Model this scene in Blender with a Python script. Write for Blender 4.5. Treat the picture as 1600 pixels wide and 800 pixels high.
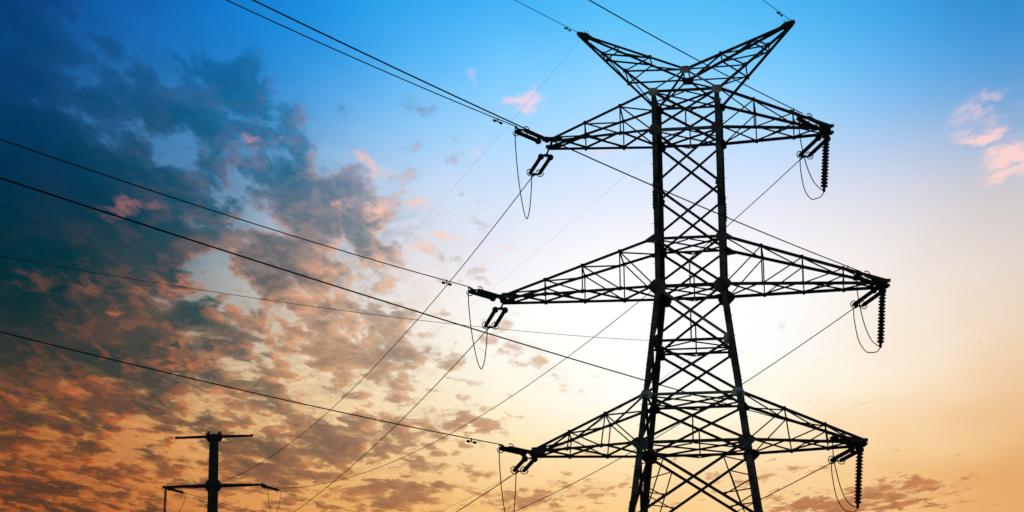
import bpy, bmesh, math, random
from mathutils import Vector, Matrix

random.seed(7)
for o in list(bpy.data.objects):
    bpy.data.objects.remove(o)
scene = bpy.context.scene
COL = scene.collection
R = math.radians
CAM_Z = 1.6

# ------------------------------------------------------------------ camera
PITCH, ROLL, FOC = 0.22419, 0.00854, 3500.0
r0 = Vector((1, 0, 0)); u0 = Vector((0, -math.sin(PITCH), math.cos(PITCH))); fw = Vector((0, math.cos(PITCH), math.sin(PITCH)))
right = r0 * math.cos(ROLL) - u0 * math.sin(ROLL)
up = r0 * math.sin(ROLL) + u0 * math.cos(ROLL)
cam = bpy.data.cameras.new('camera'); cam.sensor_width = 36; cam.lens = 36 * FOC / 1600
cam.clip_start = 0.1; cam.clip_end = 6000
camo = bpy.data.objects.new('camera', cam); COL.objects.link(camo)
m = Matrix.Identity(4)
for i in range(3):
    m[i][0] = right[i]; m[i][1] = up[i]; m[i][2] = -fw[i]
m[0][3], m[1][3], m[2][3] = 0, 0, CAM_Z
camo.matrix_world = m
scene.camera = camo
vs = scene.view_settings
vs.view_transform = 'Standard'; vs.look = 'None'; vs.exposure = 0; vs.gamma = 1; vs.use_curve_mapping = False
scene.cycles.max_bounces = 4; scene.cycles.sample_clamp_direct = 3.0; scene.cycles.sample_clamp_indirect = 2.0


def sky_dir(px, py):
    """azimuth and elevation (degrees) of a direction in the sky, from the survey of the photograph"""
    U, V = px - 800, py - 400
    u = U * math.cos(ROLL) - V * math.sin(ROLL); v = U * math.sin(ROLL) + V * math.cos(ROLL)
    d = r0 * (u / FOC) + fw - u0 * (v / FOC)
    return math.degrees(math.atan2(d.x, d.y)), math.degrees(math.atan2(d.z, math.hypot(d.x, d.y)))


# ------------------------------------------------------------------ sky
SUN_AZ, SUN_EL = 2.13, 9.7


def lin(c):
    out = []
    for v in c:
        v = v / 255.0
        out.append(v / 12.92 if v <= 0.04045 else ((v + 0.055) / 1.055) ** 2.4)
    return out


# columns every 200 units of azimuth, rows from high (first) to low (last)
BASE = [
    [(10, 70, 138), (18, 94, 176), (12, 128, 214), (34, 158, 236), (54, 174, 245), (76, 188, 248), (66, 180, 244), (52, 158, 228), (42, 132, 202)],
    [(14, 80, 148), (26, 108, 182), (28, 140, 220), (66, 174, 242), (104, 200, 255), (126, 210, 256), (112, 204, 254), (84, 180, 242), (58, 146, 214)],
    [(16, 78, 140), (50, 122, 180), (75, 148, 208), (132, 196, 245), (164, 218, 258), (188, 224, 258), (170, 220, 258), (138, 194, 242), (112, 166, 216)],
    [(24, 76, 125), (70, 122, 168), (118, 156, 190), (180, 206, 234), (214, 230, 252), (226, 233, 253), (224, 230, 250), (214, 217, 232), (196, 197, 207)],
    [(34, 80, 94), (84, 116, 130), (150, 166, 178), (226, 220, 226), (242, 240, 248), (252, 250, 253), (252, 247, 250), (240, 232, 230), (222, 209, 202)],
    [(60, 86, 82), (122, 120, 108), (204, 194, 178), (246, 234, 218), (266, 260, 256), (284, 284, 284), (268, 264, 262), (248, 236, 222), (236, 212, 190)],
    [(152, 94, 54), (208, 146, 88), (238, 202, 152), (250, 230, 196), (266, 254, 238), (278, 274, 270), (266, 258, 248), (252, 232, 204), (240, 204, 166)],
    [(184, 100, 46), (216, 138, 72), (238, 184, 112), (248, 208, 144), (258, 228, 176), (260, 238, 194), (258, 230, 186), (249, 210, 154), (234, 180, 118)],
    [(166, 82, 34), (200, 110, 50), (228, 150, 78), (240, 174, 98), (248, 196, 120), (250, 202, 132), (249, 204, 138), (242, 188, 122), (226, 158, 92)],
]
CLOUD = [
    [(6, 58, 116, .78), (10, 78, 148, .48), (12, 95, 172, .12), (40, 130, 200, 0), (70, 160, 225, 0), (90, 170, 230, 0), (90, 170, 230, 0), (80, 150, 215, 0), (70, 130, 190, 0)],
    [(6, 62, 114, .82), (10, 82, 142, .66), (20, 110, 168, .45), (50, 130, 190, .02), (110, 170, 220, 0), (130, 185, 230, 0), (130, 185, 230, 0), (110, 165, 215, 0), (90, 145, 195, 0)],
    [(3, 54, 94, .95), (6, 74, 112, .74), (20, 106, 150, .64), (60, 132, 178, .24), (140, 165, 200, 0), (180, 190, 220, 0), (180, 195, 225, 0), (160, 180, 210, 0), (140, 160, 190, 0)],
    [(0, 42, 72, 1.05), (4, 60, 88, 1.05), (36, 100, 128, .60), (58, 116, 148, .52), (175, 175, 195, .06), (210, 205, 220, 0), (210, 205, 220, 0), (195, 185, 195, 0), (180, 165, 170, 0)],
    [(0, 44, 58, 1.2), (4, 60, 66, 1.1), (30, 86, 98, .72), (92, 114, 124, .62), (205, 190, 185, .10), (235, 220, 215, 0), (235, 220, 215, 0), (215, 195, 190, 0), (195, 170, 160, 0)],
    [(4, 42, 46, 1.15), (18, 60, 62, 1.0), (54, 82, 86, .74), (134, 118, 108, .62), (220, 190, 170, .18), (245, 225, 210, 0), (245, 225, 210, 0), (225, 195, 175, 0), (205, 170, 145, 0)],
    [(62, 60, 52, .76), (58, 62, 58, .72), (112, 96, 82, .66), (165, 132, 108, .60), (215, 175, 140, .20), (240, 205, 175, .03), (235, 200, 170, 0), (220, 180, 145, 0), (200, 150, 110, 0)],
    [(84, 58, 42, .68), (92, 66, 50, .64), (100, 84, 70, .60), (150, 112, 88, .64), (195, 145, 108, .25), (215, 160, 115, .08), (212, 155, 110, .10), (205, 140, 95, 0), (190, 122, 72, 0)],
    [(62, 48, 38, .62), (78, 54, 38, .60), (136, 80, 50, .52), (165, 108, 68, .46), (180, 118, 75, .40), (188, 122, 80, .30), (176, 108, 72, .38), (178, 112, 74, .38), (180, 108, 58, .02)],
]
LIT = [
    [(60, 110, 170, 0), (70, 120, 180, .1), (90, 140, 200, .1), (170, 200, 235, 0), (200, 215, 245, 0), (220, 225, 248, 0), (220, 225, 248, 0), (220, 210, 235, 0), (220, 200, 225, 0)],
    [(50, 95, 150, .1), (80, 125, 180, .15), (110, 150, 205, .2), (200, 195, 225, .1), (225, 210, 240, 0), (235, 220, 245, 0), (235, 220, 245, 0), (235, 205, 225, 0), (240, 195, 205, 0)],
    [(60, 80, 120, .02), (100, 125, 170, .06), (205, 150, 165, .22), (245, 200, 198, .4), (242, 215, 230, .2), (240, 224, 242, 0), (240, 224, 242, 0), (248, 212, 218, 0), (251, 206, 206, 0)],
    [(90, 82, 95, .02), (150, 98, 102, .10), (210, 165, 165, .35), (250, 198, 182, .6), (252, 218, 214, .3), (248, 230, 238, 0), (248, 230, 238, 0), (252, 222, 220, 0), (253, 216, 210, 0)],
    [(90, 80, 74, .0), (180, 104, 80, .28), (236, 158, 124, .8), (255, 204, 172, .85), (252, 228, 215, .25), (255, 240, 234, 0), (255, 240, 232, 0), (246, 220, 208, 0), (235, 200, 185, 0)],
    [(140, 86, 62, .12), (214, 114, 74, .52), (240, 158, 108, .9), (253, 200, 152, .85), (253, 226, 200, .3), (255, 240, 225, 0), (255, 240, 225, 0), (245, 215, 190, 0), (235, 190, 160, 0)],
    [(192, 88, 44, .7), (218, 110, 58, .8), (236, 158, 100, .85), (244, 190, 140, .7), (250, 210, 170, .3), (253, 225, 195, 0), (252, 220, 190, 0), (244, 200, 155, 0), (232, 175, 125, 0)],
    [(190, 84, 38, .7), (206, 98, 48, .75), (222, 128, 68, .7), (236, 160, 102, .6), (245, 185, 125, .4), (248, 200, 145, .1), (246, 195, 140, .1), (236, 165, 105, 0), (225, 150, 85, 0)],
    [(180, 85, 40, .5), (196, 100, 48, .55), (212, 125, 66, .5), (228, 148, 84, .5), (236, 165, 98, .4), (240, 172, 105, .3), (238, 165, 100, .3), (228, 145, 85, .3), (220, 140, 70, 0)],
]
# single clouds of the bank: x, y, half length, half height, tilt, strength (bearing on the survey above)
PUFFS = [
    (105, 335, 200, 90, 20, .45), (110, 500, 185, 70, 6, .66), (50, 250, 130, 60, 22, .25), (200, 400, 90, 40, 25, .25),
    (330, 178, 105, 34, 5, .34), (440, 245, 60, 50, 35, .38), (520, 315, 66, 56, 40, .52), (455, 300, 40, 40, 0, .15),
    (340, 285, 110, 26, 30, -.22), (265, 232, 80, 22, 35, -.14), (415, 345, 60, 26, 10, -.25), (430, 398, 85, 34, 12, .36),
    (340, 440, 62, 34, 25, -.65), (300, 480, 90, 34, 20, -.18), (190, 628, 78, 20, 0, .50), (60, 762, 55, 22, 0, .40),
    (150, 735, 40, 9, 0, .30), (145, 695, 35, 8, 0, .3), (20, 645, 30, 22, 30, .3), (835, 555, 70, 22, 38, .42), (740, 655, 46, 14, 10, .50),
    (640, 680, 75, 22, -12, .30), (470, 705, 105, 36, -8, .42), (400, 745, 60, 26, 0, .25), (620, 775, 70, 22, 0, .42),
    (870, 772, 120, 20, -6, .40), (1180, 742, 95, 18, -6, .36), (1385, 774, 105, 22, -4, .52), (1270, 792, 95, 14, 0, .44),
    (560, 560, 80, 26, 5, .28), (648, 155, 36, 14, 12, .50), (620, 350, 50, 30, 10, .15), (585, 400, 45, 24, 0, .22), (250, 560, 70, 30, 20, .25),
    (560, 640, 60, 20, 0, -.2), (250, 690, 90, 16, 0, -.25), (650, 545, 60, 24, 20, .25),
    (530, 480, 60, 20, 0, .15), (820, 660, 60, 12, 5, .18), (960, 640, 50, 8, 0, .05),
]
GLOWS = [
    (208, 320, 46, 13, -5, .75), (392, 218, 15, 11, 0, .75), (442, 212, 12, 8, 0, .4), (580, 262, 36, 11, 22, .85), (537, 318, 18, 15, 0, .7), (594, 333, 28, 11, 0, .95),
    (655, 318, 28, 16, 25, .75), (690, 374, 32, 11, 5, .8), (640, 385, 40, 14, 0, .7), (832, 144, 36, 16, -32, 1.15), (812, 158, 16, 9, 0, .5), (757, 250, 18, 14, -30, .4),
    (735, 124, 12, 9, 0, .4), (1540, 172, 46, 22, -8, .75), (1572, 256, 42, 26, -30, 1.4), (1538, 213, 32, 10, -18, 1.3), (1428, 297, 12, 6, 0, .85), (1500, 218, 24, 12, 0, .35),
    (815, 388, 14, 8, 0, .6), (600, 415, 50, 16, 0, .5), (500, 405, 40, 14, 0, .55), (470, 460, 60, 14, -5, .5), (265, 448, 55, 14, -8, .6),
    (270, 538, 30, 14, 0, .5), (290, 565, 60, 10, 0, .5), (830, 550, 30, 8, 30, .25), (860, 590, 60, 12, 20, .2), (950, 245, 40, 14, 0, .25),
    (1000, 352, 20, 6, 0, .3), (1285, 560, 15, 5, 0, .2), (1470, 762, 40, 7, 3, .55), (1530, 750, 20, 4, -5, .4), (855, 385, 30, 10, 0, .2),
    (60, 440, 45, 9, 5, .3), (135, 445, 20, 18, 45, .4), (185, 490, 14, 10, 0, .6), (890, 355, 14, 6, 0, .2),
]

w = bpy.data.worlds.new('World'); scene.world = w; w.use_nodes = True
T = w.node_tree; N = T.nodes; L = T.links
N.clear()


def nd(kind, **kw):
    n = N.new(kind)
    for k, v in kw.items():
        setattr(n, k, v)
    return n


def put(sock, v):
    if isinstance(v, bpy.types.NodeSocket):
        L.new(v, sock)
    else:
        sock.default_value = v


def mth(op, a, b=0.0, c=None, clamp=False):
    n = nd('ShaderNodeMath', operation=op, use_clamp=clamp)
    put(n.inputs[0], a); put(n.inputs[1], b)
    if c is not None:
        put(n.inputs[2], c)
    return n.outputs[0]


def vmth(op, a, b=None, scale=None):
    n = nd('ShaderNodeVectorMath', operation=op)
    put(n.inputs[0], a)
    if b is not None:
        put(n.inputs[1], b)
    if scale is not None:
        put(n.inputs['Scale'], scale)
    return n.outputs['Value'] if op in ('LENGTH', 'DOT_PRODUCT') else n.outputs['Vector']


def mrange(v, a, b, c=0.0, d=1.0, kind='SMOOTHSTEP'):
    n = nd('ShaderNodeMapRange', interpolation_type=kind)
    put(n.inputs[0], v)
    for i, x in enumerate((a, b, c, d)):
        put(n.inputs[i + 1], x)
    return n.outputs[0]


def cxyz(x, y, z=0.0):
    n = nd('ShaderNodeCombineXYZ'); put(n.inputs[0], x); put(n.inputs[1], y); put(n.inputs[2], z)
    return n.outputs[0]


def mixc(f, a, b):
    n = nd('ShaderNodeMix', data_type='RGBA'); put(n.inputs[0], f); put(n.inputs[6], a); put(n.inputs[7], b)
    return n.outputs[2]


def noise(vec, scale, detail, rough=.55, dist=0.0):
    n = nd('ShaderNodeTexNoise', noise_dimensions='3D'); put(n.inputs['Vector'], vec)
    n.inputs['Scale'].default_value = scale; n.inputs['Detail'].default_value = detail
    n.inputs['Roughness'].default_value = rough; n.inputs['Distortion'].default_value = dist
    return n


tc = nd('ShaderNodeTexCoord')
dirv = vmth('NORMALIZE', tc.outputs['Generated'])
sp = nd('ShaderNodeSeparateXYZ'); L.new(dirv, sp.inputs[0])
X, Y, Z = sp.outputs
az = mth('MULTIPLY', mth('ARCTAN2', X, Y), 57.29578)
el = mth('MULTIPLY', mth('ARCSINE', Z), 57.29578)
elc = mth('MAXIMUM', el, 2.5)
# the cloud deck seen in perspective: coordinates on a level sheet, squeezed because clouds have depth
tanel = mth('TANGENT', mth('DIVIDE', elc, 57.29578))
sx = mth('DIVIDE', mth('SINE', mth('DIVIDE', az, 57.29578)), tanel)
sy = mth('DIVIDE', mth('COSINE', mth('DIVIDE', az, 57.29578)), mth('MULTIPLY', tanel, 3.1))
P0 = cxyz(sx, sy, 0.37)
wn = noise(P0, 7.0, 3, .55)
warp = vmth('SCALE', vmth('SUBTRACT', wn.outputs['Color'], (.5, .5, .5)), scale=.10)
P = vmth('ADD', P0, warp)
n1 = noise(P, 8.2, 9, .60).outputs['Fac']
n1s = noise(vmth('ADD', P, (.018, .014, 0.0)), 8.2, 5, .58).outputs['Fac']
nbig = noise(vmth('ADD', P0, (3.1, 1.7, 0)), 3.2, 3, .5).outputs['Fac']
nfine = noise(vmth('ADD', P, (5.1, 2.7, .4)), 26.0, 5, .62).outputs['Fac']

# smooth weights of the colour columns along azimuth
az_l, az_r = sky_dir(0, 400)[0], sky_dir(1600, 400)[0]
wob = mth('MULTIPLY', mth('SUBTRACT', nbig, .5), .8)
tcol = mth('ADD', mrange(az, az_l, az_r, 0.0, 8.0, 'LINEAR'), wob)
tcol = mth('MINIMUM', mth('MAXIMUM', tcol, 0.0), 8.0)
el_hi, el_lo = sky_dir(800, 0)[1], sky_dir(800, 800)[1]
trow = mrange(el, el_hi, el_lo, 0.1, 0.9, 'LINEAR')
trow = mth('ADD', trow, mth('MULTIPLY', mth('SUBTRACT', nbig, .5), .05))
weights = []
for i in range(-1, 10):
    d = mth('ABSOLUTE', mth('SUBTRACT', tcol, float(i)))
    a = mth('MAXIMUM', mth('SUBTRACT', 1.5, d), 0.0); b = mth('MAXIMUM', mth('SUBTRACT', .5, d), 0.0)
    weights.append(mth('SUBTRACT', mth('MULTIPLY', mth('MULTIPLY', a, a), .5), mth('MULTIPLY', mth('MULTIPLY', b, b), 1.5)))


def grid(table, alpha=False):
    col = alp = None
    for k, i in enumerate(range(-1, 10)):
        c = min(max(i, 0), 8)
        rp = nd('ShaderNodeValToRGB'); cr = rp.color_ramp; cr.interpolation = 'B_SPLINE'
        def colour(j):
            v = table[j][c]
            return lin(v[:3]) + [v[3] if alpha else 1.0]
        cr.elements[0].position = .1; cr.elements[0].color = colour(0)
        cr.elements[1].position = .9; cr.elements[1].color = colour(8)
        for j in range(1, 8):
            e = cr.elements.new(.1 + .1 * j); e.color = colour(j)
        L.new(trow if alp is None else mth('MULTIPLY_ADD', alp, 1e-9, trow), rp.inputs[0])
        t = vmth('SCALE', rp.outputs['Color'], scale=weights[k])
        col = t if col is None else vmth('ADD', col, t)
        t = mth('MULTIPLY', rp.outputs['Alpha'], weights[k])
        alp = t if alp is None else mth('ADD', alp, t)
    return col, alp


base, _ = grid(BASE)
ccol, cov = grid(CLOUD, True)
lcol, lamt = grid(LIT, True)
uv = cxyz(az, el)
# the outlines of single clouds wander with the same turbulence
uvw = vmth('ADD', uv, vmth('SCALE', vmth('SUBTRACT', noise(P0, 14.0, 5, .6).outputs['Color'], (.5, .5, .5)), scale=1.5))


def blobs(items):
    tot = None
    for (x, y, rx, ry, rot, amp) in items:
        a, e = sky_dir(x, y)
        mp = nd('ShaderNodeMapping', vector_type='TEXTURE')
        # one after the other, so that few values are alive at once
        L.new(uvw if tot is None else vmth('ADD', uvw, vmth('SCALE', (1, 1, 1), scale=mth('MULTIPLY', tot, 1e-9))), mp.inputs[0])
        mp.inputs['Location'].default_value = (a, e, 0); mp.inputs['Rotation'].default_value = (0, 0, R(-rot))
        mp.inputs['Scale'].default_value = (rx / 61 * 1.25, ry / 61 * 1.25, 1)
        t = mrange(vmth('LENGTH', mp.outputs[0]), 0.15, 1.25, amp, 0.0)
        tot = t if tot is None else mth('ADD', tot, t)
    return tot


cov2 = mth('ADD', cov, blobs(PUFFS))
th = mth('SUBTRACT', .74, mth('MULTIPLY', cov2, .46))
vo = nd('ShaderNodeTexVoronoi', feature='F1', voronoi_dimensions='3D'); L.new(P, vo.inputs['Vector'])
vo.inputs['Scale'].default_value = 15.0; vo.inputs['Detail'].default_value = 2.0; vo.inputs['Roughness'].default_value = .55
puffy = mth('MULTIPLY', mth('SUBTRACT', .94, vo.outputs['Distance']), .20)
dens = mth('SUBTRACT', mth('ADD', n1, puffy), th)
alpha = mrange(dens, -.045, .10)
thick = mrange(dens, .02, .24)
# sunward side of each cloud
rim = mth('MULTIPLY', mth('SUBTRACT', mth('ADD', n1, mth('MULTIPLY', puffy, .25)), n1s), 9.5, clamp=True)
rim = mth('ADD', mth('MULTIPLY', rim, .9), mth('MULTIPLY', mrange(nbig, .46, .64), .45), clamp=True)
lit_a = mth('MULTIPLY', mth('MULTIPLY', rim, lamt), mrange(dens, -.03, .06), clamp=True)
lit_a = mth('MULTIPLY', lit_a, mth('SUBTRACT', 1.0, mth('MULTIPLY', thick, .65)))
glow = mth('MULTIPLY', blobs(GLOWS), mrange(mth('ADD', mth('MULTIPLY', n1, .55), mth('MULTIPLY', nfine, .95)), .62, .86))
veil = mth('MULTIPLY', mrange(cov2, .25, .85), mrange(nfine, .36, .66))
shade = mth('ADD', .80, mth('MULTIPLY', nfine, .40))
ccol2 = vmth('SCALE', ccol, scale=shade)
# thin veil: half-way between cloud and clear air
c1 = mixc(mth('MAXIMUM', mth('MULTIPLY', alpha, mth('ADD', .78, mth('MULTIPLY', thick, .21))), mth('MULTIPLY', veil, .42)), base, ccol2)
c2 = mixc(lit_a, c1, lcol)
c3 = mixc(mth('MINIMUM', glow, .95), c2, lcol)
# away from the sunset the dusk sky is an ordinary low-sun sky
nish = nd('ShaderNodeTexSky', sky_type='NISHITA'); nish.sun_disc = False
nish.sun_elevation = R(SUN_EL * .5); nish.sun_rotation = R(SUN_AZ); nish.altitude = 100
dusk = vmth('SCALE', nish.outputs[0], scale=.07)
sunv = Vector((math.sin(R(SUN_AZ)) * math.cos(R(12)), math.cos(R(SUN_AZ)) * math.cos(R(12)), math.sin(R(12))))
cosang = vmth('DOT_PRODUCT', dirv, tuple(sunv))
side = mrange(cosang, math.cos(R(48)), math.cos(R(19)))
final = mixc(side, dusk, c3)
bg = nd('ShaderNodeBackground'); L.new(final, bg.inputs[0]); bg.inputs[1].default_value = 1.0
w.cycles.sampling_method = 'MANUAL'; w.cycles.sample_map_resolution = 256
out = nd('ShaderNodeOutputWorld'); L.new(bg.outputs[0], out.inputs[0])

sun = bpy.data.lights.new('sun', 'SUN'); sun.energy = 1.2; sun.angle = R(3); sun.color = (1, .82, .6)
so = bpy.data.objects.new('sun', sun); COL.objects.link(so)
sd = Vector((math.sin(R(SUN_AZ)) * math.cos(R(SUN_EL)), math.cos(R(SUN_AZ)) * math.cos(R(SUN_EL)), math.sin(R(SUN_EL))))
so.rotation_euler = sd.to_track_quat('Z', 'Y').to_euler()


# ------------------------------------------------------------------ materials
def material(name, c1, c2, scale, rough, metal=0.0, detail=5, bump=0.0):
    mt = bpy.data.materials.new(name); mt.use_nodes = True
    t = mt.node_tree; b = t.nodes['Principled BSDF']
    tcn = t.nodes.new('ShaderNodeTexCoord'); nz = t.nodes.new('ShaderNodeTexNoise')
    nz.inputs['Scale'].default_value = scale; nz.inputs['Detail'].default_value = detail
    t.links.new(tcn.outputs['Object'], nz.inputs['Vector'])
    rp = t.nodes.new('ShaderNodeValToRGB')
    rp.color_ramp.elements[0].position = .35; rp.color_ramp.elements[1].position = .68
    rp.color_ramp.elements[0].color = (*c1, 1); rp.color_ramp.elements[1].color = (*c2, 1)
    t.links.new(nz.outputs['Fac'], rp.inputs[0]); t.links.new(rp.outputs[0], b.inputs['Base Color'])
    b.inputs['Roughness'].default_value = rough; b.inputs['Metallic'].default_value = metal
    if bump:
        bp = t.nodes.new('ShaderNodeBump'); bp.inputs['Strength'].default_value = bump
        t.links.new(nz.outputs['Fac'], bp.inputs['Height']); t.links.new(bp.outputs[0], b.inputs['Normal'])
    return mt


STEEL = material('weathered_steel', (.018, .018, .02), (.05, .05, .055), 3.0, .75)
LIT_ZINC = material('lit_galvanised_steel', (.30, .31, .34), (.66, .68, .72), 4.0, .6)  # light catching the front plates and ties, put into a paler zinc colour
MOTTLED = material('mottled_steel', (.012, .012, .014), (.15, .15, .165), 2.4, .7)  # blotchier steel, paler on average, for the front legs and plates
HALF_LIT_ZINC = material('half_lit_galvanised_steel', (.10, .10, .11), (.3, .3, .33), 5.0, .65)  # weaker step: light on a few front members painted as paler zinc
RUBBER = material('silicone_insulator', (.015, .012, .012), (.035, .03, .03), 8.0, .6)
WIRE = material('aluminium_conductor', (.02, .02, .022), (.04, .04, .045), 30.0, 1.0)
WIRE.node_tree.nodes['Principled BSDF'].inputs['Specular IOR Level'].default_value = 0.0
POLE = material('pole_steel', (.018, .016, .014), (.045, .04, .036), 2.0, .7)
CONCRETE = material('footing_concrete', (.25, .24, .22), (.38, .36, .33), 4.0, .9)
SOIL = material('field_ground', (.02, .03, .012), (.06, .055, .03), .35, .95, detail=10, bump=.4)


# ------------------------------------------------------------------ mesh helpers
def tag(o, label=None, cat=None, group=None, kind=None):
    if label: o['label'] = label
    if cat: o['category'] = cat
    if group: o['group'] = group
    if kind: o['kind'] = kind
    return o


def obj(name, bm, mat, parent=None):
    bmesh.ops.recalc_face_normals(bm, faces=bm.faces)
    me = bpy.data.meshes.new(name); bm.to_mesh(me); bm.free()
    me.materials.append(mat)
    o = bpy.data.objects.new(name, me); COL.objects.link(o)
    if parent: o.parent = parent
    return o


def empty(name, loc, rz=0.0):
    o = bpy.data.objects.new(name, None); COL.objects.link(o)
    o.empty_display_size = .3
    o.location = loc; o.rotation_euler = (0, 0, rz)
    return o


def prism(bm, ring0, ring1):
    a = [bm.verts.new(v) for v in ring0]; b = [bm.verts.new(v) for v in ring1]
    n = len(a)
    for i in range(n):
        bm.faces.new((a[i], a[(i + 1) % n], b[(i + 1) % n], b[i]))
    bm.faces.new(a[::-1]); bm.faces.new(b)


def angle(bm, p0, p1, wd, n, t=None, off=0.0, ctr=True, e1=None, e2=None):
    """steel angle from p0 to p1; one flange lies in the face with outward normal n, the other points inwards"""
    p0, p1, n = Vector(p0), Vector(p1), Vector(n).normalized()
    t = t or max(.008, wd * .1)
    ax = (p1 - p0).normalized()
    if e1 is None:
        e1 = n.cross(ax).normalized(); e2 = -(n - ax * n.dot(ax)).normalized()
    else:
        e1, e2 = Vector(e1), Vector(e2)
    s = -wd / 2 if ctr else 0.0
    pr = [(0, 0), (wd, 0), (wd, t), (t, t), (t, wd), (0, wd)]
    r0_ = [p0 + e1 * (x + s) + e2 * (y + off) for x, y in pr]
    r1_ = [p1 + e1 * (x + s) + e2 * (y + off) for x, y in pr]
    prism(bm, r0_, r1_)


def plate(bm, pts, n, th, off=0.0):
    n = Vector(n).normalized()
    a = [Vector(p) + n * off for p in pts]
    prism(bm, a, [p + n * th for p in a])


def bolt(bm, p, n, r=.02, h=.025):
    n = Vector(n).normalized(); q = n.orthogonal().normalized(); s = n.cross(q)
    a = [Vector(p) + (q * math.cos(k * PI3) + s * math.sin(k * PI3)) * r for k in range(6)]
    prism(bm, a, [v + n * h for v in a])


PI3 = math.pi / 3


def frames(pts):
    out = []
    for i, p in enumerate(pts):
        a = pts[max(i - 1, 0)]; b = pts[min(i + 1, len(pts) - 1)]
        t = (b - a).normalized()
        out.append(t)
    return out


def tube(bm, pts, r, seg=6, cap=True):
    pts = [Vector(p) for p in pts]; tg = frames(pts)
    q = tg[0].orthogonal().normalized(); rings = []
    for i, (p, t) in enumerate(zip(pts, tg)):
        q = (q - t * q.dot(t)).normalized(); s = t.cross(q)
        rr = r[i] if isinstance(r, (list, tuple)) else r
        rings.append([bm.verts.new(p + (q * math.cos(2 * math.pi * k / seg) + s * math.sin(2 * math.pi * k / seg)) * rr) for k in range(seg)])
    for a, b in zip(rings, rings[1:]):
        for k in range(seg):
            bm.faces.new((a[k], a[(k + 1) % seg], b[(k + 1) % seg], b[k]))
    if cap:
        bm.faces.new(rings[0][::-1]); bm.faces.new(rings[-1])


def lathe(bm, p, ax, prof, seg=12):
    """solid of revolution about ax from p; prof = (distance along, radius)"""
    p, ax = Vector(p), Vector(ax).normalized(); q = ax.orthogonal().normalized(); s = ax.cross(q)
    rings = [[bm.verts.new(p + ax * h + (q * math.cos(2 * math.pi * k / seg) + s * math.sin(2 * math.pi * k / seg)) * r) for k in range(seg)] for h, r in prof]
    for a, b in zip(rings, rings[1:]):
        for k in range(seg):
            bm.faces.new((a[k], a[(k + 1) % seg], b[(k + 1) % seg], b[k]))
    bm.faces.new(rings[0][::-1]); bm.faces.new(rings[-1])


def smooth(o):
    for f in o.data.polygons:
        f.use_smooth = True
    return o


def lerp(a, b, t):
    return Vector(a) * (1 - t) + Vector(b) * t


# ------------------------------------------------------------------ ground
bm = bmesh.new()
gv = [bm.verts.new(v) for v in ((-3000, -3000, 0), (3000, -3000, 0), (3000, 3000, 0), (-3000, 3000, 0))]
bm.faces.new(gv)
g = obj('ground', bm, SOIL); tag(g, 'dark open field below the power line', kind='structure')

# ------------------------------------------------------------------ lattice pylon
TX, TY, YAW = 7.065, 86.0, 0.14418
py = empty('lattice_pylon', (TX, TY, 0), -YAW)
tag(py, 'tall dark lattice steel pylon with three pairs of arms and forked top', 'pylon')
ZL = {0: 27.60, 1: 26.012, 2: 23.75, 3: 21.616, 4: 19.716, 5: 17.527, 6: 15.406, 7: 13.543, 8: 10.55, 9: 6.4, 10: .35}
AL = {0: 1.25, 1: 1.25, 2: 1.255, 3: 1.26, 4: 1.262, 5: 1.486, 6: 1.765, 7: 2.008, 8: 2.40, 9: 2.95, 10: 3.74}
AL = {k: v + .085 for k, v in AL.items()}      # outer corner of the leg angles
SX = {'L': -1, 'R': 1}; SY = {'F': -1, 'B': 1}


def node(lv, x, y):
    return Vector((x * AL[lv], y * AL[lv], ZL[lv]))


def to_world(v):
    c, s = math.cos(YAW), math.sin(YAW)
    return Vector((TX + v[0] * c + v[1] * s, TY - v[0] * s + v[1] * c, v[2]))


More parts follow.
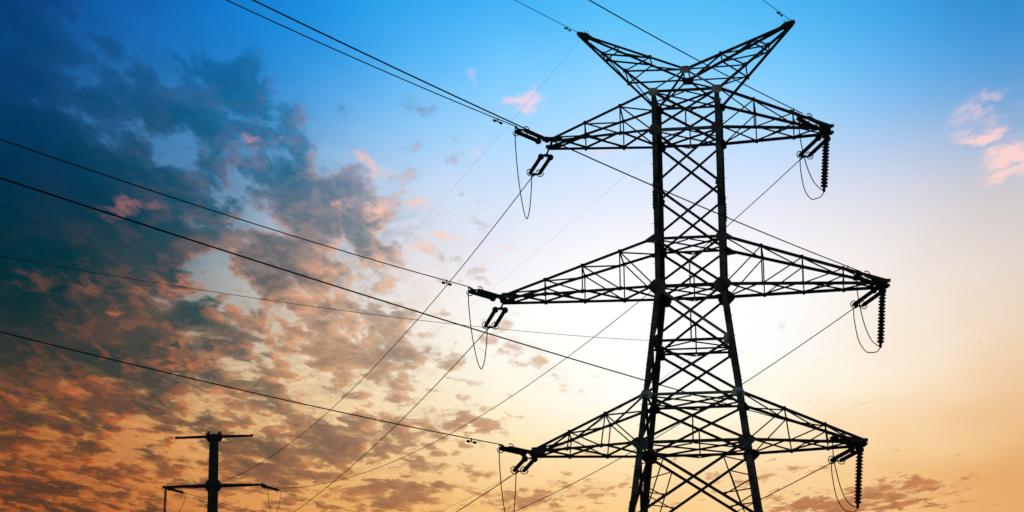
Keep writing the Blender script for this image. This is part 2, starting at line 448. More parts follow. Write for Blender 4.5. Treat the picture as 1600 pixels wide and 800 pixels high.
# legs
legs = {}
for sx in (-1, 1):
    for sy in (-1, 1):
        bm = bmesh.new()
        for a, b, wd in ((0, 4, .19), (4, 7, .21), (7, 10, .24)):
            angle(bm, node(a, sx, sy) + Vector((0, 0, .12 if a == 0 else 0)), node(b, sx, sy), wd, (0, sy, 0), t=.022, ctr=False, e1=(-sx, 0, 0), e2=(0, -sy, 0))
        # step bolts up the outer edge
        if (sx, sy) in ((-1, -1), (1, 1), (1, -1)):
            z = 9.0
            while z < 27.3:
                lv = max(k for k in ZL if ZL[k] >= z); lo = lv + 1
                f = (z - ZL[lo]) / (ZL[lv] - ZL[lo]); p = lerp(node(lo, sx, sy), node(lv, sx, sy), f)
                if int(z / .4) % 2:
                    tube(bm, (p, p + Vector((sx * .08, 0, 0))), .010, 5)
                else:
                    tube(bm, (p, p + Vector((0, sy * .08, 0))), .010, 5)
                z += .4
        lg = obj('leg', bm, MOTTLED if sy < 0 else STEEL, py); legs[(sx, sy)] = lg
        # splice angles over the joints
        for (zc, ln) in ((23.55, .75), (17.1, .75), (11.3, .8)):
            lv = max(k for k in ZL if ZL[k] >= zc); lo = lv + 1
            def at(z):
                f = (z - ZL[lo]) / (ZL[lv] - ZL[lo]); return lerp(node(lo, sx, sy), node(lv, sx, sy), f)
            bm = bmesh.new()
            o_ = Vector((sx * .02, sy * .02, 0))
            angle(bm, at(zc) + o_, at(max(zc - ln, ZL[lo])) + o_, .21, (0, sy, 0), t=.018, ctr=False, e1=(-sx, 0, 0), e2=(0, -sy, 0))
            for i in range(6):
                for jx in (.06, .14):
                    p = lerp(at(zc), at(max(zc - ln, ZL[lo])), (i + .5) / 6) + o_
                    bolt(bm, p + Vector((-sx * jx, 0, 0)), (0, sy, 0)); bolt(bm, p + Vector((0, -sy * jx, 0)), (sx, 0, 0))
            obj('splice_plate', bm, STEEL, lg)
        # bolted cover plates where the arms bear on the leg
        for (hi, lo) in ((3, 4), (6, 7)):
            bm = bmesh.new()
            a, b = lerp(node(hi, sx, sy), node(lo, sx, sy), .12), lerp(node(hi, sx, sy), node(lo, sx, sy), .88)
            for i in range(13):
                p = lerp(a, b, i / 12)
                for jx in ((.05, .13) if i % 2 else (.09,)):
                    bolt(bm, p + Vector((-sx * jx, sy * .012, 0)), (0, sy, 0), .017, .03)
            plate(bm, (a, a + Vector((-sx * .18, 0, 0)), b + Vector((-sx * .18, 0, 0)), b), (0, sy, 0), .010, .003)
            obj('cover_plate', bm, MOTTLED if sy < 0 else STEEL, lg)
        bm = bmesh.new()
        f0 = node(10, sx, sy)
        lathe(bm, (f0.x, f0.y, -.3), (0, 0, 1), [(0, .6), (.55, .6), (.65, .45)], 16)
        obj('footing', bm, CONCRETE, py)


def face_pts(lv, face):
    """left and right corner of a level on one face of the body, seen from outside, and the outward normal"""
    if face == 'F': return node(lv, -1, -1), node(lv, 1, -1), Vector((0, -1, 0))
    if face == 'B': return node(lv, 1, 1), node(lv, -1, 1), Vector((0, 1, 0))
    if face == 'L': return node(lv, -1, 1), node(lv, -1, -1), Vector((-1, 0, 0))
    return node(lv, 1, -1), node(lv, 1, 1), Vector((1, 0, 0))


def brace(name, p0, p1, wd, n, parent=py, off=0.02, mat=STEEL):
    bm = bmesh.new(); angle(bm, p0, p1, wd * 1.12, n, off=off)
    return obj(name, bm, mat, parent)


panels = [(0, 1, .085), (1, 2, .085), (2, 3, .085), (3, 4, .085), (4, 5, .09), (5, 6, .09), (6, 7, .09), (7, 8, .10), (8, 9, .10), (9, 10, .10)]
for hi, lo, wd in panels:
    for face in 'FBLR':
        a0, a1, n = face_pts(hi, face); b0, b1, _ = face_pts(lo, face)
        brace('diagonal_brace', a0, b1, wd, n, off=.024, mat=HALF_LIT_ZINC if (hi, face) in ((4, 'F'),) else STEEL)
        brace('diagonal_brace', a1, b0, wd, n, off=.024 + wd * .1 + .004)
        if hi == 7:
            # redundant members of the tall lower panel
            w0, w1 = (a1 - a0).length, (b1 - b0).length
            for (s0, s1, e0, e1) in ((a0, b1, b0, a1), (a1, b0, b1, a0)):
                q1 = lerp(s0, s1, .21); q2 = lerp(e0, e1, .16)
                brace('redundant_brace', q1, q2, .045, n, off=.05)
                lgp = b0 if s0 is a0 else b1
                for f_, q in ((.30, q1), (.34, lerp(e0, e1, .32))):
                    brace('redundant_brace', q, lerp(s0, lgp, f_ if q is q1 else .62), .04, n, off=.06)
                brace('redundant_brace', lerp(e0, e1, .30), lerp(s0, lgp, .48), .04, n, off=.066)
for lv, wd in ((0, .085), (1, .10), (3, .085), (4, .11), (5, .085), (6, .09), (7, .10)):
    for face in 'FBLR':
        a0, a1, n = face_pts(lv, face)
        brace('horizontal_brace', a0, a1, wd, n, off=.05, mat=HALF_LIT_ZINC if (lv, face) in ((6, 'F'), (1, 'F')) else STEEL)
    c = [node(lv, -1, -1), node(lv, 1, -1), node(lv, 1, 1), node(lv, -1, 1)]
    mids = [lerp(c[i], c[(i + 1) % 4], .5) for i in range(4)]
    upn = Vector((0, 0, 1))
    if lv != 5:
        brace('plan_brace', c[0], c[2], .06, upn, off=.02); brace('plan_brace', c[1], c[3], .06, upn, off=.035)
    else:
        brace('plan_brace', mids[1], mids[3], .055, upn, off=.05)
    for i in range(4):
        brace('plan_brace', mids[i], mids[(i + 1) % 4], .05, upn, off=.06 + .004 * i)
# hangers from the crossing of the diagonals
for hi, lo in ((0, 1), (3, 4), (4, 5), (6, 7)):
    for face in 'FB':
        a0, a1, n = face_pts(hi, face); b0, b1, _ = face_pts(lo, face)
        f = (a1 - a0).length / ((a1 - a0).length + (b1 - b0).length)
        brace('hanger', lerp(a0, b1, f), lerp(b0, b1, .5), .05, n, off=.055)
# gusset plates
GUS = {0: (.29, .12, .2, .10), 1: (.34, .2, .2, .12), 2: (.25, .15, .15, 0), 3: (.29, .16, .19, .34), 4: (.42, .26, .32, .28), 5: (.33, .19, .24, 0), 6: (.33, .16, .2, .16), 7: (.40, .19, .3, .28)}
for lv, (inn, upw, dn, outw) in GUS.items():
    for sx in (-1, 1):
        for sy in (-1, 1):
            c = node(lv, sx, sy); bm = bmesh.new()
            def q(x, z): return c + Vector((-sx * x, 0, z))
            if lv in (4, 7):
                pts = [q(-outw, .03), q(-.05, upw), q(inn * .55, upw), q(inn, upw * .3), q(inn, -dn * .4), q(inn * .72, -dn), q(.0, -dn), q(-outw * .8, -.10)]
            elif lv == 2:
                pts = [q(-.01, upw), q(inn * .45, upw), q(inn, .06), q(inn, -.06), q(inn * .45, -dn), q(-.01, -dn)]
            elif outw:
                pts = [q(-outw, -.05 if lv in (3, 6, 0) else .04), q(-.03, upw), q(inn * .6, upw), q(inn, upw * .4), q(inn, -dn * .5), q(inn * .8, -dn), q(-.03, -dn), q(-outw, -.16)]
            else:
                pts = [q(-.02, upw), q(inn * .6, upw), q(inn, .1), q(inn, -dn * .5), q(inn * .8, -dn), q(-.02, -dn)]
            plate(bm, pts, (0, sy, 0), .014, .004 if sy < 0 else .004)
            for bx, bz in ((.06, .08), (.06, -.06), (.06, .0), (.14, .05), (.14, -.05), (inn * .6, 0), (inn * .7, -.1), (inn * .45, -.12), (inn * .5, .08)):
                bolt(bm, q(bx, bz) + Vector((0, sy * .018, 0)), (0, sy, 0), .02, .02)
            bright = sy < 0 and (lv in (0, 6) or (lv == 5 and sx > 0))  # front plates whose catch of light is painted into their colour
            obj('gusset_plate', bm, LIT_ZINC if bright else (MOTTLED if sy < 0 else STEEL), legs[(sx, sy)])

# cross arms
ARMS = {'U': (0, 1, 5.60, .47, (.31, .66), .105), 'M': (3, 4, 7.516, .47, (.23, .48, .73), .11), 'L': (6, 7, 6.384, .52, (.35, .68), .105)}
TIP = {}
for key, (tp, bt, ln, td, fr, cw) in ARMS.items():
    for sx in (-1, 1):
        zb = ZL[bt]
        F = Vector((sx * ln + (.15 if sx < 0 else .04), -td, zb)); B = Vector((sx * ln + (-.06 if sx < 0 else .03), td, zb - (.06 if sx < 0 else 0)))
        TIP[(key, sx, 'F')], TIP[(key, sx, 'B')] = F, B
        TFb, TBb, BFb, BBb = node(tp, sx, -1), node(tp, sx, 1), node(bt, sx, -1), node(bt, sx, 1)
        up_ = Vector((0, 0, 1))
        bm = bmesh.new()
        hz = Vector((0, 0, .05))
        angle(bm, TFb, F + hz, cw, (0, -1, 0), off=.0); angle(bm, TBb, B + hz, cw, (0, 1, 0), off=.0)
        angle(bm, BFb, F - hz * .6, cw, (0, -1, 0), off=.012); angle(bm, BBb, B - hz * .6, cw, (0, 1, 0), off=.012)
        # end beam across the tip, running past the chords, and the bar ends the strings hang from
        dx = Vector((sx * .12, 0, 0)); di = Vector((-sx * .45, 0, 0))
        for q in (F, B):
            angle(bm, q + di, q + dx, .13, (0, 0, -1), t=.016)
        angle(bm, F, B, .10, (sx, 0, 0), t=.014)
        arm = obj('crossarm', bm, STEEL, py)
        fs = [0.0] + list(fr) + [.93]
        tf = [lerp(TFb, F + hz, f) for f in fs]; tb = [lerp(TBb, B + hz, f) for f in fs]
        bf = [lerp(BFb, F - hz * .6, f) for f in fs]; bb = [lerp(BBb, B - hz * .6, f) for f in fs]
        n_ = len(fs)
        thin = .045
        for i in range(1, n_ - 1):
            brace('arm_brace', tf[i], tb[i], .055, up_, arm, .0)
            brace('arm_brace', tf[i], bf[i], thin, (0, -1, 0), arm, .02); brace('arm_brace', tb[i], bb[i], thin, (0, 1, 0), arm, .02)
        for i in range(0, n_ - 1):
            if sx < 0:
                brace('arm_brace', tf[i + 1], tb[i], .055, up_, arm, .02)
                if key == 'L': brace('arm_brace', tf[i], tb[i + 1], .05, up_, arm, .035)
            else:
                brace('arm_brace', tf[i], tb[i + 1], .055, up_, arm, .02)
                if key == 'L': brace('arm_brace', tf[i + 1], tb[i], .05, up_, arm, .035)
            if i < n_ - 2:
                brace('arm_brace', tf[i + 1], bf[i], thin, (0, -1, 0), arm, .035); brace('arm_brace', tb[i + 1], bb[i], thin, (0, 1, 0), arm, .035)
            brace('arm_brace', bf[i], bb[i + 1], .06, (0, 0, -1), arm, .01); brace('arm_brace', bb[i], bf[i + 1], .06, (0, 0, -1), arm, .024)
        # small node plates
        for i in range(1, n_ - 1):
            for q, sy, s in ((tf[i], -1, 1), (tb[i], 1, 1), (bf[i], -1, -1), (bb[i], 1, -1)):
                bm = bmesh.new(); h = .085
                pts = [q + Vector(v) for v in ((-.08, 0, -h * .6 * s), (-.05, 0, h * s), (.05, 0, h * s), (.08, 0, -h * .6 * s))]
                plate(bm, pts, (0, sy, 0), .01, .004)
                obj('node_plate', bm, STEEL, arm)
        for q, sy in ((F, -1), (B, 1)):
            bm = bmesh.new()
            pts = [q + Vector((x * -sx, 0, z)) for x, z in ((-.06, -.05), (-.04, .08), (.2, .12), (.48, .14), (.42, -.07))]
            plate(bm, pts, (0, sy, 0), .014, .02)
            for bx, bz in ((.05, .02), (.18, .05), (.32, .07), (.45, .08), (.3, -.01)):
                bolt(bm, q + Vector((-sx * bx, sy * .034, bz)), (0, sy, 0))
            obj('tip_plate', bm, HALF_LIT_ZINC if (sy < 0 and sx < 0) else STEEL, arm)

# forked peak
ZC, CA = 28.603, .796
cF, cB = Vector((0, -CA, ZC)), Vector((0, CA, ZC))
PEAK = {}
for sx in (-1, 1):
    tipp = Vector((sx * 4.29, 0, 30.513)); PEAK[sx] = tipp
    LF, LB = node(0, sx, -1), node(0, sx, 1)
    bm = bmesh.new(); cw = .095
    e = Vector((0, .05, 0)); hz = Vector((0, 0, .04))
    ends = {'uf': (cF, tipp - e + hz), 'ub': (cB, tipp + e + hz), 'lf': (LF, tipp - e - hz), 'lb': (LB, tipp + e - hz)}
    angle(bm, *ends['uf'], cw, (0, -1, 0)); angle(bm, *ends['ub'], cw, (0, 1, 0))
    angle(bm, *ends['lf'], cw, (0, -1, 0)); angle(bm, *ends['lb'], cw, (0, 1, 0))
    pk = obj('peak_arm', bm, STEEL, py)
    fu, fl = (0, .33, .64, .9), (0, .36, .67, .9)
    uf = [lerp(*ends['uf'], f) for f in fu]; ub = [lerp(*ends['ub'], f) for f in fu]
    lf = [lerp(*ends['lf'], f) for f in fl]; lb = [lerp(*ends['lb'], f) for f in fl]
    for i in (1, 2):
        brace('peak_brace', uf[i], ub[i], .05, (0, 0, 1), pk, 0); brace('peak_brace', lf[i], lb[i], .05, (0, 0, -1), pk, 0)
        brace('peak_brace', uf[i], lf[i], .05, (0, -1, 0), pk, .02); brace('peak_brace', ub[i], lb[i], .05, (0, 1, 0), pk, .02)
    for i in (0, 1):
        brace('peak_brace', lf[i + 1], uf[i], .055, (0, -1, 0), pk, .034); brace('peak_brace', lb[i + 1], ub[i], .055, (0, 1, 0), pk, .034)
        if sx < 0:
            brace('peak_brace', ub[i + 1], uf[i], .05, (0, 0, 1), pk, .02); brace('peak_brace', lf[i + 1], lb[i], .05, (0, 0, -1), pk, .02)
        else:
            brace('peak_brace', uf[i + 1], ub[i], .05, (0, 0, 1), pk, .02); brace('peak_brace', lb[i + 1], lf[i], .05, (0, 0, -1), pk, .02)
    for q, sy in ((lf[1], -1), (lb[1], 1), (lf[2], -1), (uf[1], -1)):
        bm = bmesh.new()
        plate(bm, [q + Vector(v) for v in ((-.08, 0, -.08), (-.06, 0, .09), (.06, 0, .09), (.08, 0, -.08))], (0, sy, 0), .01, .004)
        obj('node_plate', bm, STEEL, pk)
    bm = bmesh.new()
    plate(bm, [tipp + Vector((-sx * x, 0, z)) for x, z in ((-.12, .02), (-.08, .14), (.3, .06), (.55, -.14), (.35, -.28), (-.02, -.12))], (0, -1, 0), .02, .06)
    for bx in (.05, .2, .34):
        bolt(bm, tipp + Vector((-sx * bx, -.085, -.02)), (0, -1, 0))
        tube(bm, (tipp + Vector((-sx * bx, -.05, .02)), tipp + Vector((-sx * bx + .02, -.05, .17))), .012, 5)
    obj('tip_plate', bm, STEEL, pk)
    brace('peak_tie', cF, LF, .055, (0, -1, 0), py, .05, LIT_ZINC); brace('peak_tie', cB, LB, .06, (0, 1, 0), py, .05)
    brace('peak_tie', cF if sx < 0 else cB, node(0, sx, 1) if sx < 0 else node(0, sx, -1), .06, (0, 0, 1), py, .03)
    brace('peak_strut', cF + Vector((sx * .11, 0, 0)), cB + Vector((sx * .11, 0, 0)), .05, (0, 0, 1), py, .02)
for c, sy in ((cF, -1), (cB, 1)):
    bm = bmesh.new()
    plate(bm, [c + Vector((x, 0, z)) for x, z in ((-.24, .06), (-.1, .13), (.1, .13), (.24, .06), (.2, -.17), (-.2, -.17))], (0, sy, 0), .014, .004)
    for bx, bz in ((-.14, .04), (-.05, .06), (.05, .06), (.14, .04), (-.1, -.08), (.1, -.08)):
        bolt(bm, c + Vector((bx, sy * .018, bz)), (0, sy, 0))
    obj('peak_plate', bm, LIT_ZINC if sy < 0 else STEEL, py)


# ------------------------------------------------------------------ wires, insulators and fittings
def curve_pts(start, azd, z0, b, c, s0, s1, step):
    d = Vector((math.sin(R(azd)), math.cos(R(azd)), 0)); n = max(2, int((s1 - s0) / step))
    return [start + d * s + Vector((0, 0, z0 + b * s + c * s * s)) for s in (s0 + (s1 - s0) * i / n for i in range(n + 1))]


def shed_profile(length, n, r1, r2, core):
    pr = [(0, core)]
    for i in range(n):
        h = length * (i + .5) / n; r = r1 if i % 2 == 0 else r2; hw = length / n * .5
        pr += [(h - hw * .75, core), (h - hw * .15, r), (h + hw * .25, r * .97), (h + hw * .5, core)]
    return pr + [(length, core)]


def string_set(name, label, group, tip, azd, z0, b, c, twin=True, Lk=.45, Ls=1.85, scale=1.0, zs=None, hang=0.0):
    """a pair of long-rod insulators pulled along the wire: links, ball fittings, rods, yoke and open grading rings"""
    d = Vector((math.sin(R(azd)), math.cos(R(azd)), 0)); perp = Vector((math.cos(R(azd)), -math.sin(R(azd)), 0))
    def p(s): return tip + d * s + Vector((0, 0, z0 * min(1, s / Lk) + b * s + c * s * s))
    a, e = p(Lk), p(Lk + Ls)
    if zs is not None: a = tip + d * Lk + Vector((0, 0, zs))
    a = a - Vector((0, 0, hang)); e = e - Vector((0, 0, hang * .8))
    ax = (e - a).normalized(); end = p(Lk + Ls + .42)
    root = empty(name, a); tag(root, label, 'insulator', group)
    def loc(v): return v - a
    bm = bmesh.new(); tube(bm, [loc(tip), loc(lerp(tip, a, .5)), loc(a)], .035, 6)
    obj('link', bm, STEEL, root)
    sp_ = .20 if twin else 0.0
    for s in ((-1, 1) if twin else (0,)):
        o = perp * (s * sp_)
        bm = bmesh.new(); lathe(bm, loc(a) + o, ax, shed_profile(Ls, 34, .085 * scale, .077 * scale, .065 * scale), 10)
        rod = smooth(obj('insulator_rod', bm, RUBBER, root))
        bm = bmesh.new(); bmesh.ops.create_uvsphere(bm, u_segments=14, v_segments=10, radius=.13 * scale)
        bmesh.ops.translate(bm, verts=bm.verts, vec=loc(a) + o + ax * .02)
        smooth(obj('ball_fitting', bm, STEEL, rod))
        bm = bmesh.new(); q = Vector((0, 0, 1)); q = (q - ax * q.dot(ax)).normalized(); t_ = ax.cross(q)
        g0, g1 = R(70), R(370)
        cen = loc(a) + o + ax * (Ls - .06)
        tube(bm, [cen + (q * math.sin(g0 + (g1 - g0) * k / 22) + t_ * math.cos(g0 + (g1 - g0) * k / 22)) * .155 * scale for k in range(23)], .02, 6)
        obj('grading_ring', bm, STEEL, rod)
    if twin:
        for q0, q1 in ((a, lerp(tip, a, .3)), (e, end)):
            bm = bmesh.new()
            pts = [loc(q0) - perp * (sp_ + .05) - ax * .02, loc(q0) + perp * (sp_ + .05) - ax * .02, loc(q0) + perp * (sp_ + .05) + (q1 - q0).normalized() * .06, loc(q0) + (q1 - q0).normalized() * .2, loc(q0) - perp * (sp_ + .05) + (q1 - q0).normalized() * .06]
            plate(bm, pts, (0, 0, 1), .02, -.01)
            obj('yoke_plate', bm, STEEL, root)
    bm = bmesh.new(); tube(bm, [loc(e), loc(lerp(e, end, .4)), loc(end)], [.045, .04, .026], 7)
    obj('dead_end_clamp', bm, STEEL, root)
    return end, Lk + Ls + .3


def wire(name, label, cat, group, start, azd, z0, b, c, s0, s1, r, step=2.0, damp=None, dr=1.0):
    pts = curve_pts(start, azd, z0, b, c, s0, s1, step)
    o0 = pts[0]; bm = bmesh.new(); tube(bm, [p - o0 for p in pts], r, 6)
    w_ = smooth(obj(name, bm, WIRE)); w_.location = o0; tag(w_, label, cat, group)
    if damp:
        d = Vector((math.sin(R(azd)), math.cos(R(azd)), 0))
        def pt(s): return start + d * s + Vector((0, 0, z0 + b * s + c * s * s))
        t = (pt(damp + .2) - pt(damp - .2)).normalized(); q = pt(damp) - o0; dn = Vector((0, 0, -.11 * dr))
        bm = bmesh.new()
        tube(bm, (q + Vector((0, 0, .03)), q + dn), .028 * dr, 6)
        tube(bm, (q + dn - t * .26 * dr, q + dn + t * .26 * dr), .012, 5)
        for s in (-1, 1):
            lathe(bm, q + dn + t * (s * .30 * dr) - t * (s * .0), t * s * -1, [(-.03, .03 * dr), (0, .05 * dr), (.13 * dr, .05 * dr), (.15 * dr, .025 * dr)], 8)
        obj('vibration_damper', bm, STEEL, w_)
    return w_


def loop_wire(label, group, pts, r=.014, name='jumper_wire'):
    """smooth wire through the given points (Catmull-Rom)"""
    pts = [Vector(p) for p in pts]; P_ = [pts[0] * 2 - pts[1]] + pts + [pts[-1] * 2 - pts[-2]]; out_ = []
    for i in range(1, len(P_) - 2):
        for k in range(10):
            t = k / 10; a, b_, c_, d_ = P_[i - 1], P_[i], P_[i + 1], P_[i + 2]
            out_.append(.5 * ((2 * b_) + (c_ - a) * t + (2 * a - 5 * b_ + 4 * c_ - d_) * t * t + (3 * b_ - a - 3 * c_ + d_) * t ** 3))
    out_.append(pts[-1])
    o0 = out_[0]; bm = bmesh.new(); tube(bm, [p - o0 for p in out_], r, 6)
    w_ = smooth(obj(name, bm, WIRE)); w_.location = o0; tag(w_, label, 'wire', group)
    return w_


ARMN = {'U': 'top', 'M': 'long middle', 'L': 'lowest'}
SIDE = {-1: 'left', 1: 'right'}
BACK = {('U', -1): (-.0523, .00094), ('U', 1): (-.0744, .00113), ('M', -1): (-.0494, .00089), ('M', 1): (-.0545, .00060), ('L', -1): (-.0307, .00068), ('L', 1): (-.02915, .00034)}
FWD = {('U', -1): (-16.29, -.25, -.1415, .00125, 117.45), ('U', 1): (-17.12, 0, -.1361, .00115, 119.65), ('M', -1): (-15.81, -.36, -.1107, .00102, 116.9),
       ('M', 1): (-17.58, 0, -.1250, .00106, 120.2), ('L', -1): (-15.99, -.20, -.0645, .00060, 117.15), ('L', 1): (-17.41, -.06, -.1035, .0009, 119.95)}
DAMP = {('U', -1): 4.35, ('U', 1): 3.9, ('M', -1): 4.5, ('M', 1): 4.3, ('L', -1): 4.9, ('L', 1): None}
JUMP = {'U': 2.45, 'M': 2.2, 'L': 2.6}
AZB = 209.0
for key in 'UML':
    for sx in (-1, 1):
        F, B = to_world(TIP[(key, sx, 'F')]), to_world(TIP[(key, sx, 'B')])
        Fs = to_world(TIP[(key, sx, 'F')] + Vector((-.12, 0, 0))) if sx > 0 else F
        Bs = to_world(TIP[(key, sx, 'B')] + Vector((-.12, 0, 0))) if sx > 0 else B
        nm = '%s %s pylon arm' % (ARMN[key], SIDE[sx])
        b, c = BACK[(key, sx)]
        eb, sb = string_set('tension_insulator_set', 'twin insulator rods pulling up to the left from tip of ' + nm, 'tension insulators on the pylon', Fs, AZB, 0, b, c, Lk={'U': .70, 'M': .60, 'L': .54}[key] if sx < 0 else .82, hang=.14)
        wire('conductor_wire', 'power line rising to the upper left from ' + nm, 'wire', 'power lines coming from the upper left', F, AZB, 0, b, c, sb, 112, .0205, damp=DAMP[(key, sx)])
        az_, z0, b2, c2, ln_ = FWD[(key, sx)]
        ef, sf = string_set('tension_insulator_set', 'twin insulator rods slanting down to the left below ' + nm, 'tension insulators on the pylon', Bs, az_, z0, b2, c2, Ls=1.6 if sx < 0 else 1.85, zs={'U': -.24, 'M': -.2, 'L': -.05}[key] if sx < 0 else None)
        wire('conductor_wire', 'power line descending to the distant pole from ' + nm, 'wire', 'power lines running down to the far pole', Bs, az_, z0, b2, c2, sf, ln_ - (2.4 if key == 'U' else 0), .0195)
        jl = 'slack U shaped jumper wire hanging below ' + nm
        if sx < 0:
            A0, E0 = eb + Vector((0, 0, -.03)), ef + Vector((0, 0, -.03)); sag = JUMP[key]
            fr_ = [0, .05, .18, .34, .5, .62, .72, .86, .96, 1]
            zz = [0, -.55, -1.45, -2.15, -2.5, -2.55, -2.38, -1.6, -.55, 0]
            # the loop hangs steeply: horizontal travel happens near the bottom
            hx = [0, .0, .10, .28, .46, .58, .70, .86, .97, 1]
            loop_wire(jl, 'jumper loops on the pylon', [lerp(A0, E0, h_) + Vector((0, 0, z_ / 2.55 * sag)) for h_, z_ in zip(hx, zz)], .0195)
        else:
            # vertical string that holds the loop out
            top = lerp(F, B, .72) + Vector((-.18, 0, -.08)); bot = top + Vector((-.19, 0, -2.33))
            root = empty('suspension_insulator', top)
            tag(root, 'vertical ribbed insulator string hanging from tip of ' + nm, 'insulator', 'hanging insulator strings')
            ax = (bot - top).normalized()
            bm = bmesh.new(); prf = [(0, .03), (.10, .03)]
            for i in range(16):
                h = .10 + i * .132
                prf += [(h, .085), (h + .03, .10), (h + .045, .14), (h + .09, .145), (h + .098, .09), (h + .125, .082)]
            prf += [(2.25, .03)]
            lathe(bm, (0, 0, 0), ax, prf, 14); obj('insulator_disc_string', bm, RUBBER, root)
            bm = bmesh.new(); tube(bm, ((0, 0, .1), ax * .12), .03, 6); obj('shackle', bm, STEEL, root)
            bm = bmesh.new(); lathe(bm, ax * 2.22, ax, [(0, .03), (.03, .06), (.14, .06), (.18, .03)], 8); obj('wire_clamp', bm, STEEL, root)
            bb_ = bot + Vector((0, 0, -.04))
            A0, E0 = eb + Vector((.0, 0, -.03)), ef + Vector((0, 0, -.03))
            loop_wire('jumper wire dropping to foot of hanging insulator, ' + nm, 'jumper loops on the pylon',
                      [A0, lerp(A0, bb_, .06) + Vector((-.03, 0, -.70)), lerp(A0, bb_, .24) + Vector((0, 0, -1.2)), lerp(A0, bb_, .52) + Vector((0, 0, -1.02)), lerp(A0, bb_, .82) + Vector((0, 0, -.42)), bb_ + Vector((0, 0, .05))], .0195)
            loop_wire('drooping jumper wire under hanging insulator, ' + nm, 'jumper loops on the pylon',
                      [E0, lerp(E0, bb_, .02) + Vector((0, 0, -.45)), lerp(E0, bb_, .16) + Vector((0, 0, -1.02)), lerp(E0, bb_, .42) + Vector((0, 0, -1.05)), lerp(E0, bb_, .64) + Vector((0, 0, -.76)), lerp(E0, bb_, .86) + Vector((0, 0, -.38)), bb_], .0195)

EB = {-1: (-.0439, .0005), 1: (-.0005, .0005)}
EF = {-1: (-16.31, -.21, -.0667, .0006, 118.1), 1: (-16.91, .05, -.073, .0006, 119.8)}
for sx in (-1, 1):
    t_ = to_world(PEAK[sx])
    b, c = EB[sx]
    wire('earth_wire', 'thin earth wire rising to top edge from %s fork tip of pylon' % SIDE[sx], 'wire', 'earth wires', t_, AZB, .08, b, c, .1, 112, .013, damp=(1.05 if sx < 0 else 1.35), dr=.8)
    a_, z0, b, c, ln_ = EF[sx]
    wire('earth_wire', 'faint earth wire descending to the pole from %s fork tip of pylon' % SIDE[sx], 'wire', 'earth wires', t_, a_, z0, b, c, 0, ln_, .0034, damp=(.5 if sx > 0 else None), dr=.5)
cm0 = to_world(node(5, -1, -1)); cm1 = to_world(Vector((0, AL[5], ZL[5])))
wire('communication_cable', 'thin grey cable from the left edge to the waist of the pylon', 'cable', 'thin cables', cm0, AZB, 0, -.1381, .00094, .1, 112, .0085)
wire('communication_cable', 'thin cable running down to the lower left from the middle of the pylon waist', 'cable', 'thin cables', cm1, -17.0, 0, -.0972, .00118, 0, 117, .0075)

# ------------------------------------------------------------------ tubular pole far behind
PX, PY_ = -26.925, 200.0
PZ = 29.36 + CAM_Z
pol = empty('tubular_pole', (PX, PY_, 0), 0.0)
tag(pol, 'distant dark tubular steel pole with short upper arms and longer lower arms', 'utility pole')
bm = bmesh.new(); tube(bm, ((0, 0, 0), (0, 0, PZ - .1)), [.72, .425], 14); obj('shaft', bm, POLE, pol)
bm = bmesh.new(); lathe(bm, (0, 0, PZ - .62), (0, 0, 1), [(0, .44), (.2, .62), (.42, .64), (.46, .70), (.56, .70), (.62, .5)], 16); obj('cap_flange', bm, POLE, pol)
POLE_ARM = {}
for key, z, la, r_ in (('E', 30.78, 3.42, (.15, .10)), ('U', 26.35, 4.45, (.19, .10)), ('M', 20.2, 5.2, (.2, .11)), ('L', 13.9, 4.5, (.2, .11))):
    for sx in (-1, 1):
        tipz = z + (.06 if sx > 0 else -.09)
        bm = bmesh.new(); tube(bm, ((sx * .3, 0, z), (sx * la, 0, tipz)), r_, 9)
        lathe(bm, (sx * (la - .12), 0, tipz), (sx, 0, 0), [(0, r_[1] + .03), (.2, r_[1] + .03)], 9)
        arm = obj('pole_arm', bm, POLE, pol)
        bm = bmesh.new(); lathe(bm, (sx * .35, 0, z), (sx, 0, 0), [(0, .42), (.12, .5), (.2, .5), (.32, .3), (.4, .2)], 12); obj('arm_collar', bm, POLE, arm)
        POLE_ARM[(key, sx)] = Vector((PX + sx * la, PY_, tipz))
AZO = 37.0
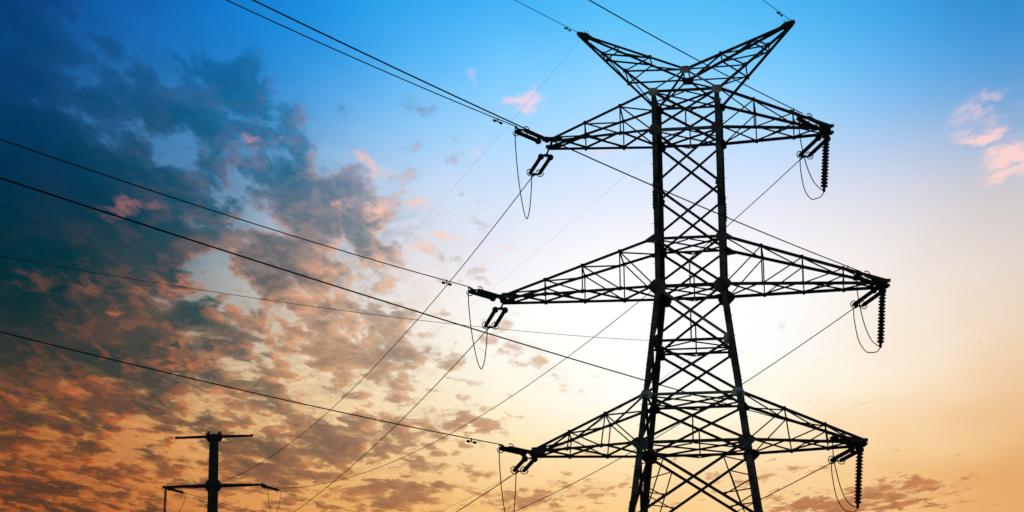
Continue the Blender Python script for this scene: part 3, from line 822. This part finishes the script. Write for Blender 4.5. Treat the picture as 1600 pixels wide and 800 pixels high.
for sx in (-1, 1):
    t_ = POLE_ARM[('U', sx)] + Vector((-sx * .05 + (.25 if sx < 0 else 0), 0, -.08))
    sn = 'the %s lower pole arm' % SIDE[sx]
    e1_, s1_ = string_set('tension_insulator_set', 'dark insulator rod slanting down to the right from ' + sn, 'insulators on the distant pole', t_, AZO, 0, -.115, .0008, twin=False, Lk=.3, Ls=1.75, scale=1.5)
    wire('conductor_wire', 'thin line continuing to the lower right from ' + sn, 'wire', 'power lines beyond the distant pole', t_, AZO, 0, -.115, .0008, s1_, 160, .021)
    az_, z0, b2, c2, ln_ = FWD[('U', sx)]
    B = to_world(TIP[('U', sx, 'B')]); d_ = Vector((math.sin(R(az_)), math.cos(R(az_)), 0))
    we = B + d_ * (ln_ - 2.4) + Vector((0, 0, z0 + b2 * (ln_ - 2.4) + c2 * (ln_ - 2.4) ** 2))
    rt = t_; v = we - rt; azi = math.degrees(math.atan2(v.x, v.y)); h = math.hypot(v.x, v.y)
    e2_, s2_ = string_set('tension_insulator_set', 'foreshortened dark insulator rod pointing towards the pylon from ' + sn, 'insulators on the distant pole', rt, azi, 0, v.z / h, 0, twin=False, Lk=.2, Ls=1.75, scale=1.3)
    if sx > 0:
        lo_ = lerp(e1_, e2_, .5) + Vector((0, 0, -2.6))
        loop_wire('thin slack loop hanging below ' + sn, 'jumper loops on the distant pole', [e2_, lerp(e2_, lo_, .55) + Vector((-.12, 0, -.2)), lo_, lerp(e1_, lo_, .55) + Vector((.12, 0, -.2)), e1_], .024)
    else:
        root = empty('suspension_insulator', t_ + Vector((-.12, 0, -.1))); tag(root, 'small ribbed insulator string hanging from ' + sn, 'insulator', 'hanging insulator strings')
        bm = bmesh.new(); prf = [(0, .03), (.1, .03)]
        for i in range(16):
            h_ = .10 + i * .132
            prf += [(h_, .06), (h_ + .05, .15), (h_ + .075, .15), (h_ + .085, .06), (h_ + .125, .055)]
        lathe(bm, (0, 0, 0), (0, 0, -1), prf + [(2.3, .03)], 10); obj('insulator_disc_string', bm, RUBBER, root)
        bm = bmesh.new(); lathe(bm, (0, 0, -2.25), (0, 0, -1), [(0, .05), (.15, .07), (.2, .03)], 8); obj('wire_clamp', bm, STEEL, root)
        bt_ = t_ + Vector((-.12, 0, -2.5))
        loop_wire('slack wire from slanting rod to hanging string at ' + sn, 'jumper loops on the distant pole', [e1_, e1_ + Vector((-.35, 0, -1.1)), lerp(e1_, bt_, .5) + Vector((0, 0, -1.0)), lerp(e1_, bt_, .85) + Vector((0, 0, -.3)), bt_], .024)
        loop_wire('thin slack wire beside the hanging string of ' + sn, 'jumper loops on the distant pole', [e2_ + Vector((0, 0, -.02)), e2_ + Vector((-.05, .3, -1.0)), e2_ + Vector((-.3, 1.0, -1.9)), bt_], .024)
bm = bmesh.new(); lathe(bm, (0, 0, -.2), (0, 0, 1), [(0, 1.1), (.5, 1.1), (.6, .95)], 20); obj('footing', bm, CONCRETE, pol)
